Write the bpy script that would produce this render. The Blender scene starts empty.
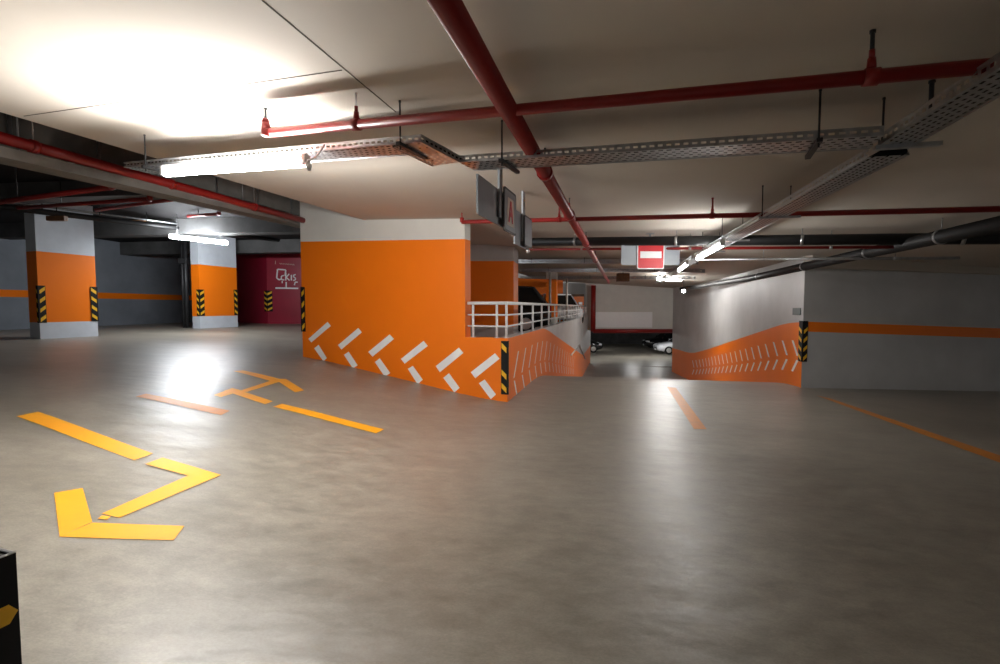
import bpy, math, random
from mathutils import Vector, Matrix
random.seed(4)
SC = bpy.context.scene
COL = SC.collection

# ------------------------------------------------------------------ camera
CAMZ = 1.56
F = 480.0
PITCH = math.atan(25 / F)
cam = bpy.data.cameras.new('camera')
cam.sensor_width = 36
cam.lens = F / 1000 * 36
cam.clip_end = 200
co = bpy.data.objects.new('camera', cam)
co.location = (0, 0, CAMZ)
co.rotation_euler = (math.pi / 2 - PITCH, 0, 0)
COL.objects.link(co)
SC.camera = co

def ray(px, py):
    xc = (px - 500) / F
    yc = -(py - 332) / F
    f = Vector((0, math.cos(PITCH), -math.sin(PITCH)))
    u = Vector((0, math.sin(PITCH), math.cos(PITCH)))
    d = f + u * yc + Vector((1, 0, 0)) * xc
    return d / d.y
def at(px, py, Y):
    d = ray(px, py)
    return Vector((0, 0, CAMZ)) + d * Y
DIR = Vector((.238, .971, 0))          # the way the passage runs
NRM = Vector((.971, -.238, 0))         # across it, to the right
K = .245
def tt(x, y): return x - K * y
CE0, CES = CAMZ + 1.28, .06
def ceil_z(x, y): return CE0 - CES * tt(x, y)
def ceil_pt(px, py, drop=0.0):
    d = ray(px, py)
    # CAMZ + d.z*Y = CE0 - CES*(d.x - K)*Y - drop
    Y = (CE0 - drop - CAMZ) / (d.z + CES * (d.x - K))
    return Vector((d.x * Y, Y, CAMZ + d.z * Y))
FP = [(-30, .95), (-20, .91), (-12.2, .87), (-6.07, .594), (-4, .33), (-1.77, .05), (0, 0), (3.76, -.12), (8, -.24), (16, -.4)]
def _slopes():
    n = len(FP); d = [(FP[i+1][1]-FP[i][1])/(FP[i+1][0]-FP[i][0]) for i in range(n-1)]
    m = [d[0]]
    for i in range(1, n-1):
        m.append(0 if d[i-1]*d[i] <= 0 else 2*d[i-1]*d[i]/(d[i-1]+d[i]))
    m.append(d[-1]); return m
FM = _slopes()
def base_z(t):
    t = max(FP[0][0], min(FP[-1][0], t))
    for i in range(len(FP)-1):
        a, b = FP[i], FP[i+1]
        if t <= b[0]:
            h = b[0]-a[0]; s = (t-a[0])/h
            return ((2*s**3-3*s*s+1)*a[1] + (s**3-2*s*s+s)*h*FM[i] + (-2*s**3+3*s*s)*b[1] + (s**3-s*s)*h*FM[i+1])
    return FP[-1][1]
Y0, Y1, Y2, Y3, SL = 9.6, 11.6, 22.6, 25.0, .152
def drop(y):
    if y <= Y0: return 0.0
    if y <= Y1: return SL * (y-Y0)**2 / (2*(Y1-Y0))
    a = SL*(Y1-Y0)/2
    if y <= Y2: return a + SL*(y-Y1)
    b = a + SL*(Y2-Y1)
    s = min(y, Y3) - Y2
    return b + SL*s - SL*s*s/(2*(Y3-Y2))
LOW = base_z(1) - drop(40)
def floor_z(x, y):
    t = tt(x, y)
    z = base_z(t)
    if -1.9 < t < 4.2: z -= drop(y)
    return z
def floor_pt(px, py):
    d = ray(px, py); Y = 4.0
    for _ in range(60):
        z = base_z(tt(d.x*Y, Y))
        Yn = (z - CAMZ) / d.z
        Y = .5*Y + .5*Yn
    return Vector((d.x*Y, Y, base_z(tt(d.x*Y, Y))))

# --------------------------------------------------------------- materials
def mat(name, col, rough=.6, metal=0.0, spec=.5, noise=0.0, nscale=4.0, bump=0.0, bscale=60.0, rvar=0.0, col2=None, emit=0, emcol=None, coat=0.0, stretch=None, detail=6):
    m = bpy.data.materials.new(name); m.use_nodes = True
    nt = m.node_tree; b = nt.nodes['Principled BSDF']
    b.inputs['Base Color'].default_value = (*col, 1)
    b.inputs['Roughness'].default_value = rough
    b.inputs['Metallic'].default_value = metal
    b.inputs['Specular IOR Level'].default_value = spec
    b.inputs['Coat Weight'].default_value = coat
    if emit:
        b.inputs['Emission Color'].default_value = (*(emcol or col), 1)
        b.inputs['Emission Strength'].default_value = emit
        return m
    tc = nt.nodes.new('ShaderNodeTexCoord'); mp = nt.nodes.new('ShaderNodeMapping')
    nt.links.new(tc.outputs['Object'], mp.inputs['Vector'])
    if stretch: mp.inputs['Scale'].default_value = stretch
    nz = nt.nodes.new('ShaderNodeTexNoise'); nz.inputs['Scale'].default_value = nscale; nz.inputs['Detail'].default_value = detail
    nz.inputs['Roughness'].default_value = .6
    nt.links.new(mp.outputs[0], nz.inputs['Vector'])
    cr = nt.nodes.new('ShaderNodeValToRGB')
    cr.color_ramp.elements[0].position = .32; cr.color_ramp.elements[1].position = .68
    c2 = col2 or tuple(max(0, c*(1-noise)) for c in col)
    cr.color_ramp.elements[0].color = (*c2, 1); cr.color_ramp.elements[1].color = (*col, 1)
    nt.links.new(nz.outputs['Fac'], cr.inputs['Fac'])
    nt.links.new(cr.outputs['Color'], b.inputs['Base Color'])
    if rvar:
        mr = nt.nodes.new('ShaderNodeMapRange')
        mr.inputs['From Min'].default_value = .3; mr.inputs['From Max'].default_value = .7
        mr.inputs['To Min'].default_value = rough - rvar; mr.inputs['To Max'].default_value = rough + rvar
        nt.links.new(nz.outputs['Fac'], mr.inputs['Value']); nt.links.new(mr.outputs[0], b.inputs['Roughness'])
    if bump:
        n2 = nt.nodes.new('ShaderNodeTexNoise'); n2.inputs['Scale'].default_value = bscale; n2.inputs['Detail'].default_value = 4
        nt.links.new(tc.outputs['Object'], n2.inputs['Vector'])
        bp = nt.nodes.new('ShaderNodeBump'); bp.inputs['Strength'].default_value = bump; bp.inputs['Distance'].default_value = .01
        nt.links.new(n2.outputs['Fac'], bp.inputs['Height']); nt.links.new(bp.outputs[0], b.inputs['Normal'])
    return m

def floor_material():
    m = bpy.data.materials.new('polished_concrete'); m.use_nodes = True
    nt = m.node_tree; L = nt.links; b = nt.nodes['Principled BSDF']
    tc = nt.nodes.new('ShaderNodeTexCoord')
    mp = nt.nodes.new('ShaderNodeMapping'); mp.inputs['Scale'].default_value = (.75, 1.3, 1); mp.inputs['Rotation'].default_value = (0, 0, .5)
    L.new(tc.outputs['Object'], mp.inputs['Vector'])
    def noise(scale, det, rgh=.6, dist=0.0):
        n = nt.nodes.new('ShaderNodeTexNoise'); n.inputs['Scale'].default_value = scale; n.inputs['Detail'].default_value = det
        n.inputs['Roughness'].default_value = rgh; n.inputs['Distortion'].default_value = dist
        L.new(mp.outputs[0], n.inputs['Vector']); return n
    a = noise(.55, 5, .6, .5); c = noise(6.0, 12, .74, .2); g = noise(90, 3)
    ramp = nt.nodes.new('ShaderNodeValToRGB')
    ramp.color_ramp.elements[0].position = .3; ramp.color_ramp.elements[1].position = .7
    ramp.color_ramp.elements[0].color = (.224, .200, .161, 1); ramp.color_ramp.elements[1].color = (.322, .293, .243, 1)
    L.new(a.outputs['Fac'], ramp.inputs['Fac'])
    r2 = nt.nodes.new('ShaderNodeValToRGB')
    r2.color_ramp.elements[0].position = .3; r2.color_ramp.elements[1].position = .72
    r2.color_ramp.elements[0].color = (.64, .64, .63, 1); r2.color_ramp.elements[1].color = (1.2, 1.2, 1.2, 1)
    L.new(c.outputs['Fac'], r2.inputs['Fac'])
    mx = nt.nodes.new('ShaderNodeMix'); mx.data_type = 'RGBA'; mx.blend_type = 'MULTIPLY'; mx.inputs['Factor'].default_value = 1
    L.new(ramp.outputs['Color'], mx.inputs['A']); L.new(r2.outputs['Color'], mx.inputs['B'])
    r3 = nt.nodes.new('ShaderNodeValToRGB')
    r3.color_ramp.elements[0].position = .35; r3.color_ramp.elements[1].position = .65
    r3.color_ramp.elements[0].color = (.88, .88, .88, 1); r3.color_ramp.elements[1].color = (1.06, 1.06, 1.06, 1)
    L.new(g.outputs['Fac'], r3.inputs['Fac'])
    m2 = nt.nodes.new('ShaderNodeMix'); m2.data_type = 'RGBA'; m2.blend_type = 'MULTIPLY'; m2.inputs['Factor'].default_value = 1
    L.new(mx.outputs['Result'], m2.inputs['A']); L.new(r3.outputs['Color'], m2.inputs['B'])
    L.new(m2.outputs['Result'], b.inputs['Base Color'])
    mr = nt.nodes.new('ShaderNodeMapRange')
    mr.inputs['From Min'].default_value = .3; mr.inputs['From Max'].default_value = .7
    mr.inputs['To Min'].default_value = .33; mr.inputs['To Max'].default_value = .47
    L.new(c.outputs['Fac'], mr.inputs['Value']); L.new(mr.outputs[0], b.inputs['Roughness'])
    b.inputs['Specular IOR Level'].default_value = .95
    wv = noise(2.6, 3, .5)
    bp = nt.nodes.new('ShaderNodeBump'); bp.inputs['Strength'].default_value = .36; bp.inputs['Distance'].default_value = .035
    L.new(wv.outputs['Fac'], bp.inputs['Height']); L.new(bp.outputs[0], b.inputs['Normal'])
    return m

M = {}
M['floor'] = floor_material()
M['ceil'] = mat('ceiling_paint', (.58, .53, .465), .8, noise=.08, nscale=.7, spec=.2)
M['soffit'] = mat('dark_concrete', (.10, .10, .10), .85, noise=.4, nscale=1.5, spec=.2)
M['darkceil'] = mat('near_black_ceiling', (.026, .025, .026), .9, noise=.4, nscale=1.2, spec=.1)  # near-black base colour with random mottling
M['beam'] = mat('raw_concrete', (.24, .23, .21), .85, noise=.35, nscale=2.5, spec=.2)
M['orange'] = mat('orange_wall_paint', (.95, .205, .004), .42, noise=.05, nscale=1.2, spec=.35)
M['white'] = mat('white_wall_paint', (.70, .68, .64), .6, noise=.08, nscale=2, spec=.3)
M['mark'] = mat('white_marking_paint', (.93, .93, .94), .45, noise=.03, nscale=6)
M['grey'] = mat('grey_wall_paint', (.54, .54, .54), .55, noise=.16, nscale=1.1, spec=.35)
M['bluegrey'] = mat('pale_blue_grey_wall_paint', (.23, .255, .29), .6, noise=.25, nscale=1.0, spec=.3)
M['offwhite'] = mat('cool_white_column_paint', (.62, .66, .72), .55, noise=.12, nscale=3)
M['maroon'] = mat('maroon_wall_paint', (.34, .010, .034), .35, noise=.2, nscale=1.5)
M['pipe'] = mat('red_pipe_paint', (.30, .012, .010), .38, noise=.18, nscale=6)
M['black'] = mat('black_rubber', (.009, .009, .010), .7, noise=.3, nscale=12, spec=.25)
M['yellow'] = mat('yellow_reflector', (.92, .50, .015), .45, noise=.12, nscale=14)
M['lane'] = mat('orange_floor_paint', (.95, .40, .012), .42, noise=.10, nscale=9, rvar=.05)
M['lane2'] = mat('worn_orange_floor_paint', (.62, .22, .03), .45, noise=.25, nscale=9, rvar=.05)
M['galv'] = mat('galvanised_steel', (.46, .47, .48), .34, metal=.9, noise=.25, nscale=18, rvar=.06)
M['steel'] = mat('brushed_steel', (.80, .80, .81), .28, metal=.85, noise=.1, nscale=30)
M['rail'] = mat('white_rail_paint', (.80, .80, .80), .35, noise=.06, nscale=20)
M['dark'] = mat('dark_iron', (.035, .035, .037), .5, metal=.3, noise=.3, nscale=20)
M['blackpipe'] = mat('black_plastic_pipe', (.010, .010, .011), .55, noise=.2, nscale=10)
M['signgrey'] = mat('grey_sign_back', (.20, .215, .23), .45, metal=.3, noise=.1, nscale=8)
M['signlight'] = mat('pale_sign_board', (.34, .37, .40), .5, noise=.08, nscale=8)
M['signred'] = mat('red_sign_sheeting', (.62, .006, .014), .4, noise=.05, nscale=8)
M['signwhite'] = mat('white_sign_sheeting', (.85, .85, .85), .4, noise=.04, nscale=8)
M['lampbody'] = mat('white_lamp_housing', (.72, .72, .72), .4, noise=.05, nscale=8)
M['joint'] = mat('dark_joint_sealant', (.10, .085, .07), .9, noise=.3, nscale=10)
M['carwhite'] = mat('white_car_paint', (.70, .71, .73), .2, noise=.03, nscale=5, coat=.6)
M['carsilver'] = mat('silver_car_paint', (.66, .68, .72), .25, metal=.0, noise=.03, nscale=5, coat=.6)
M['carblack'] = mat('black_car_paint', (.010, .010, .011), .2, noise=.1, nscale=5, coat=.6)
M['glass'] = mat('dark_car_glass', (.012, .013, .015), .08, noise=.1, nscale=5)
M['tyre'] = mat('tyre_rubber', (.012, .012, .012), .8, noise=.2, nscale=20)
M['lens'] = mat('clear_lamp_lens', (.75, .77, .8), .15, noise=.05, nscale=10)
M['redlens'] = mat('red_lamp_lens', (.5, .01, .01), .2, noise=.05, nscale=10)
M['brown'] = mat('rusty_brown_steel', (.16, .07, .025), .6, noise=.4, nscale=12)
M['plaque'] = mat('grey_green_plaque', (.05, .075, .07), .4, noise=.1, nscale=10)
M['beige'] = mat('beige_sign_sheeting', (.62, .52, .42), .5, noise=.08, nscale=10)
TUBE = 98
M['tube'] = mat('lit_fluorescent_tube', (1, 1, 1), emit=TUBE, emcol=(1.0, .98, .945))
M['tubecool'] = mat('lit_cool_fluorescent_tube', (1, 1, 1), emit=85, emcol=(.92, .96, 1.0))
M['tubepassage'] = mat('lit_passage_tube', (1, 1, 1), emit=115, emcol=(1.0, .98, .95))
M['globe'] = mat('lit_lamp_globe', (1, 1, 1), emit=40, emcol=(1.0, .98, .95))
M['tubeadded'] = mat('added_lower_level_tube', (1, 1, 1), emit=36, emcol=(1.0, .99, .97))
M['tubefar'] = mat('lit_neutral_fluorescent_tube', (1, 1, 1), emit=13, emcol=(1.0, .99, .97))

# ----------------------------------------------------------- mesh builder
def V3(p): return Vector((p[0], p[1], p[2]))
class MB:
    def __init__(s): s.v = []; s.f = []; s.m = []; s.sm = []
    def face(s, pts, mi=0, smooth=False):
        n = len(s.v); s.v += [V3(p) for p in pts]; s.f.append(tuple(range(n, n+len(pts)))); s.m.append(mi); s.sm.append(smooth)
    def hexa(s, b, t, mi=0, mis=None):
        """b, t: four bottom and four top corners, counter-clockwise seen from above"""
        n = len(s.v); s.v += [V3(p) for p in b] + [V3(p) for p in t]
        fs = [(3, 2, 1, 0), (4, 5, 6, 7), (0, 1, 5, 4), (1, 2, 6, 5), (2, 3, 7, 6), (3, 0, 4, 7)]
        for i, f in enumerate(fs):
            s.f.append(tuple(n+k for k in f)); s.m.append(mis[i] if mis else mi); s.sm.append(False)
    def box(s, c, ax, ay, az, mi=0):
        c = V3(c); ax, ay, az = V3(ax), V3(ay), V3(az)
        b = [c-ax-ay-az, c+ax-ay-az, c+ax+ay-az, c-ax+ay-az]; t = [p + az*2 for p in b]
        s.hexa(b, t, mi)
    def bar(s, a, b, w, h, mi=0, up=(0, 0, 1)):
        a, b = V3(a), V3(b); d = (b-a); L = d.length; d.normalize()
        sd = d.cross(V3(up)); sd.normalize(); u = sd.cross(d)
        s.box((a+b)/2, d*L/2, -sd*w/2 if False else sd*-w/2, u*h/2, mi)
    def tube(s, pts, r, n=12, mi=0, caps=True):
        pts = [V3(p) for p in pts]; N = len(pts)
        rr = r if isinstance(r, (list, tuple)) else [r]*N
        base = len(s.v); prev = None
        for i, p in enumerate(pts):
            d = (pts[min(i+1, N-1)] - pts[max(i-1, 0)])
            if d.length < 1e-9: d = Vector((0, 0, 1))
            d.normalize()
            if prev is None:
                a = Vector((0, 0, 1)) if abs(d.z) < .9 else Vector((1, 0, 0))
                x = d.cross(a).normalized()
            else:
                x = (prev - d*prev.dot(d)).normalized()
            prev = x; y = d.cross(x)
            for k in range(n):
                an = 2*math.pi*k/n
                s.v.append(p + (x*math.cos(an) + y*math.sin(an))*rr[i])
        for i in range(N-1):
            for k in range(n):
                a = base+i*n+k; b = base+i*n+(k+1) % n
                s.f.append((a, b, b+n, a+n)); s.m.append(mi); s.sm.append(True)
        if caps:
            s.f.append(tuple(base+k for k in reversed(range(n)))); s.m.append(mi); s.sm.append(False)
            s.f.append(tuple(base+(N-1)*n+k for k in range(n))); s.m.append(mi); s.sm.append(False)
    def loft(s, rings, mi=0, smooth=True, caps=True):
        n = len(rings[0]); base = len(s.v)
        for r in rings: s.v += [V3(p) for p in r]
        for i in range(len(rings)-1):
            for k in range(n):
                a = base+i*n+k; b = base+i*n+(k+1) % n
                s.f.append((a, b, b+n, a+n)); s.m.append(mi); s.sm.append(smooth)
        if caps:
            s.f.append(tuple(base+k for k in reversed(range(n)))); s.m.append(mi); s.sm.append(False)
            s.f.append(tuple(base+(len(rings)-1)*n+k for k in range(n))); s.m.append(mi); s.sm.append(False)
    def build(s, name, mats, parent=None, origin=None, bevel=0):
        if not isinstance(mats, (list, tuple)): mats = [mats]
        if parent is not None: o0 = parent_loc(parent)
        elif origin is not None: o0 = V3(origin)
        else:
            xs = [p.x for p in s.v]; ys = [p.y for p in s.v]; zs = [p.z for p in s.v]
            o0 = Vector(((min(xs)+max(xs))/2, (min(ys)+max(ys))/2, min(zs)))
        me = bpy.data.meshes.new(name)
        me.from_pydata([tuple(p-o0) for p in s.v], [], s.f)
        for m_ in mats: me.materials.append(M[m_] if isinstance(m_, str) else m_)
        for i, p in enumerate(me.polygons):
            p.material_index = s.m[i]; p.use_smooth = s.sm[i]
        me.validate(); me.update()
        o = bpy.data.objects.new(name, me); COL.objects.link(o)
        if parent is not None:
            o.parent = parent
        else:
            o.location = o0
        if bevel:
            bv = o.modifiers.new('bevel', 'BEVEL'); bv.width = bevel; bv.segments = 2; bv.limit_method = 'ANGLE'; bv.angle_limit = .7
        return o
def parent_loc(p):
    l = Vector((0, 0, 0))
    while p is not None: l = l + p.location; p = p.parent
    return l
def tag(o, label, cat, group=None):
    o['label'] = label; o['category'] = cat
    if group: o['group'] = group
    return o
def thing(name, label, cat, loc, group=None):
    o = bpy.data.objects.new(name, None); o.empty_display_size = .1; COL.objects.link(o); o.location = loc
    return tag(o, label, cat, group)
def struct(o, label=None):
    o['kind'] = 'structure'
    if label: o['label'] = label
    return o
def lerp(a, b, s): return V3(a)*(1-s) + V3(b)*s

# =================================================================== FLOOR
def build_floor():
    m = MB(); idx = {}
    ts = [-30, -26, -22, -19, -16, -14, -12.2, -10.5, -9, -8, -7, -6.5, -6.07, -5.5, -5, -4.5, -4, -3.5, -3, -2.6, -2.2, -1.9, -1.4, -.9, -.4, .2, 1, 2, 3, 3.9, 4.2, 5, 6, 8, 10, 13, 16]
    ys = [-6+k*.75 for k in range(20)] + [9.0+.25*k for k in range(1, 20)] + [14+k for k in range(0, 13)] + [28, 30]
    ys = sorted(set(round(y, 3) for y in ys))
    def vid(i, j, ramp):
        key = (i, j, ramp)
        if key not in idx:
            t, y = ts[i], ys[j]; z = base_z(t) - (drop(y) if ramp else 0)
            idx[key] = len(m.v); m.v.append(Vector((t+K*y, y, z)))
        return idx[key]
    for i in range(len(ts)-1):
        tm = (ts[i]+ts[i+1])/2
        for j in range(len(ys)-1):
            ym = (ys[j]+ys[j+1])/2
            ramp = -1.9 < tm < 4.2
            if tm < -5 and ym > 26: continue
            if -5 < tm < -1.9 and ym > 10.2: continue
            if tm > 4.2 and ym > 10.7: continue
            m.f.append((vid(i, j, ramp), vid(i+1, j, ramp), vid(i+1, j+1, ramp), vid(i, j+1, ramp))); m.m.append(0); m.sm.append(True)
    o = m.build('floor', 'floor', origin=(0, 0, 0)); struct(o, 'polished grey concrete garage floor')
    m = MB()
    zl = LOW - .01
    m.hexa([(-4, 29.0, zl-.1), (24, 29.0, zl-.1), (24, 52, zl-.1), (-4, 52, zl-.1)], [(-4, 29.0, zl), (24, 29.0, zl), (24, 52, zl), (-4, 52, zl)])
    struct(m.build('floor_lower', 'floor', origin=(0, 0, 0)), 'dark polished floor of the lower parking level')
build_floor()

# ================================================================= CEILING
EA = ceil_pt(0, 112); EB = ceil_pt(370, 222)
ed = (EB-EA); ed = Vector((ed.x/ed.y, 1, 0))
def edge_at(y): 
    x = EA.x + ed.x*(y-EA.y); return Vector((x, y, ceil_z(x, y)))
def cz(x, y): return Vector((x, y, ceil_z(x, y)))
def build_ceiling():
    m = MB()
    ys = [-6, 0, 4, EB.y, 12, 16, 22, 28]
    th = Vector((0, 0, .32))
    for a, b in zip(ys[:-1], ys[1:]):
        la = edge_at(a) if a <= EB.y else cz(EB.x+K*(a-EB.y), a)
        lb = edge_at(b) if b <= EB.y+.01 else cz(EB.x+K*(b-EB.y), b)
        ra, rb = cz(15+K*a*0, a), cz(15, b)
        bt = [la, ra, rb, lb]; m.hexa(bt, [p+th for p in bt])
    o = m.build('ceiling', 'ceil', origin=(0, 0, 0)); struct(o, 'smooth beige ceiling slab')
    # higher dark ceiling over the left bays
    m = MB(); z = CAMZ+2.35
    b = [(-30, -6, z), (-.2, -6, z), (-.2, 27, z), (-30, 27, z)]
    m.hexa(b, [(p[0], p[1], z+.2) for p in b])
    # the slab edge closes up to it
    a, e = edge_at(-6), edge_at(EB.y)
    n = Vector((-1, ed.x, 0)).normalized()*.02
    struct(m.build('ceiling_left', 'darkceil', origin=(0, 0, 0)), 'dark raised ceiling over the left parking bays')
    # the dull fascia of the slab edge
    m = MB()
    up = Vector((0, 0, 1.2))
    off = Vector((.10, 0, .32))
    b = [a+off, a+off+Vector((.2, 0, 0)), e+off+Vector((.2, 0, 0)), e+off]
    m.hexa(b, [Vector((p.x, p.y, z)) for p in b])
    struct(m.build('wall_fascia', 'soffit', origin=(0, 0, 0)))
build_ceiling()
# shrinkage joints in the slab
def joint(n, a, b):
    m = MB(); m.bar(a+Vector((0, 0, .0005)), b+Vector((0, 0, .0005)), .007, .006)
    struct(m.build('trim_%d' % n, 'joint'))
joint(1, ceil_pt(24, 116), ceil_pt(342, 70))
joint(2, ceil_pt(262, 0), ceil_pt(396, 112))

# =================================================================== WALLS
P2 = at(303, 357, 9.27); P3 = at(507.5, 403, 7.56)
P2.z = base_z(tt(P2.x, P2.y)); P3.z = base_z(tt(P3.x, P3.y))
WD = Vector((P3.x-P2.x, P3.y-P2.y, 0)); WL = WD.length; WD.normalize()
WN = Vector((-WD.y, WD.x, 0))          # away from the camera
if WN.y < 0: WN = -WN
def plane_pt(px, py, p, n):
    d = ray(px, py); o = Vector((0, 0, CAMZ))
    return o + d*((V3(p)-o).dot(n)/d.dot(n))
def onwall(px, py): return plane_pt(px, py, P2, WN)
def along(p): return (Vector((p.x, p.y, 0))-Vector((P2.x, P2.y, 0))).dot(WD)
E1 = onwall(465, 300); aE = along(E1); aB = along(onwall(370, 222))
LOWTOP = onwall(490, 338).z
def wall_pt(a, z, off=0.0):
    p = Vector((P2.x, P2.y, 0)) + WD*a + WN*off; p.z = z; return p
def paint_quad(m, pts, n, mi, out=.004, thick=.003):
    """a flat patch of paint lying on a surface whose outward normal is n"""
    a = [V3(p)+n*out for p in pts]
    m.face(a, mi)
def build_orange_wall():
    m = MB(); th = .20
    pt0, pt1 = onwall(303, 241.5).z, onwall(465, 239).z
    def ptop(a): return pt0 + (pt1-pt0)*a/aE
    as_ = [0, aB*.5, aB, (aB+aE)/2, aE]
    for a, b in zip(as_[:-1], as_[1:]):
        za, zb = [base_z(tt(*wall_pt(s, 0).xy))-.12 for s in (a, b)]
        # orange part
        bt = [wall_pt(a, za), wall_pt(b, zb), wall_pt(b, zb, th), wall_pt(a, za, th)]
        tp = [wall_pt(a, ptop(a)), wall_pt(b, ptop(b)), wall_pt(b, ptop(b), th), wall_pt(a, ptop(a), th)]
        m.hexa(bt, tp, 0)
        if b <= aB+1e-6: t0 = t1 = CAMZ+2.36
        else:
            t0 = ceil_z(*wall_pt(a, 0).xy)+.004; t1 = ceil_z(*wall_pt(b, 0).xy)+.004
        up = [wall_pt(a, t0), wall_pt(b, t1), wall_pt(b, t1+.02, th), wall_pt(a, t0+.02, th)]
        m.hexa(tp, up, 1)
    # low parapet with the railing
    za, zb = base_z(tt(*E1.xy))-.12, P3.z-.12
    ca = wall_pt(aE, za); cb = wall_pt(WL, zb); back = DIR*.22
    bt = [ca, cb, wall_pt(WL, zb)+back, wall_pt(aE, za, th)]
    m.hexa(bt, [Vector((p.x, p.y, LOWTOP)) for p in bt], 0)
    UP = [[(308.4,338.9),(311.4,342.5),(331,325.9),(327.7,321.8)], [(314.2,348.3),(318.7,344.7),(327,358),(323.5,361.2)],
          [(338,345.2),(341.6,349.5),(362,332.3),(358.4,327.8)], [(344,354.8),(348.8,351.6),(357.8,365.2),(353,368.4)],
          [(368.3,351.9),(372.7,356.7),(394.2,338.9),(389.8,334.3)], [(374.9,362),(379.9,358.2),(390.4,373),(384.9,376.6)],
          [(401,358.9),(404.8,363.7),(428,345.9),(423.7,340.8)], [(407.8,368.8),(413,365.8),(422.9,379.6),(417.8,384.2)],
          [(435.8,366.1),(440,372.2),(463.5,352.9),(459,347.5)], [(443.4,377.8),(449.1,373.1),(459.8,387.8),(454.4,392.4)],
          [(470.8,372.2),(475.3,378.2),(499.7,358.7),(495.1,353.1)], [(478.9,383.2),(484.7,379.4),(496.1,394.4),(490.9,399.2)]]
    for q in UP:
        paint_quad(m, [onwall(*p) for p in q], -WN, 2)
    struct(m.build('wall_center', ['orange', 'white', 'mark'], origin=(0, 0, 0)), 'orange wall with white chevrons and low parapet at its right end')
build_orange_wall()

# ramp wall on the left side of the passage
RL = 24.0
def rl(a, z, off=0.0):
    p = Vector((P3.x, P3.y, 0)) + DIR*a - NRM*off; p.z = z; return p
def build_ramp_wall_left():
    m = MB(); n = 48; th = .18
    def info(a):
        p = rl(a, 0); z = base_z(-1.5)-drop(p.y); top = LOWTOP; line = base_z(-1.77)+1.06-drop(p.y-.5) if p.y > 10 else top
        return z-.2, min(line, top-.001), top
    for i in range(n):
        a, b = .22+(RL-.22)*i/n, .22+(RL-.22)*(i+1)/n
        (z0, l0, t0), (z1, l1, t1) = info(a), info(b)
        m.hexa([rl(a, z0, th), rl(a, z0), rl(b, z1), rl(b, z1, th)], [rl(a, l0, th), rl(a, l0), rl(b, l1), rl(b, l1, th)], 0)
        m.hexa([rl(a, l0, th), rl(a, l0), rl(b, l1), rl(b, l1, th)], [rl(a, t0, th), rl(a, t0), rl(b, t1), rl(b, t1, th)], 1)
    w = .085
    for k in range(17):
        a = .42+.70*k
        d = drop(rl(a, 0).y-.4)
        for q in ([(a, .37), (a+w, .37), (a+.38+w, .79), (a+.38, .79)], [(a+.04, .32), (a+.24, .05), (a+.24+w, .05), (a+.04+w, .32)]):
            paint_quad(m, [rl(x, z-d) for x, z in q], NRM, 2)
    struct(m.build('wall_ramp_left', ['orange', 'grey', 'mark'], origin=(0, 0, 0)), 'ramp side wall under the railing with white chevrons')
build_ramp_wall_left()

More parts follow.
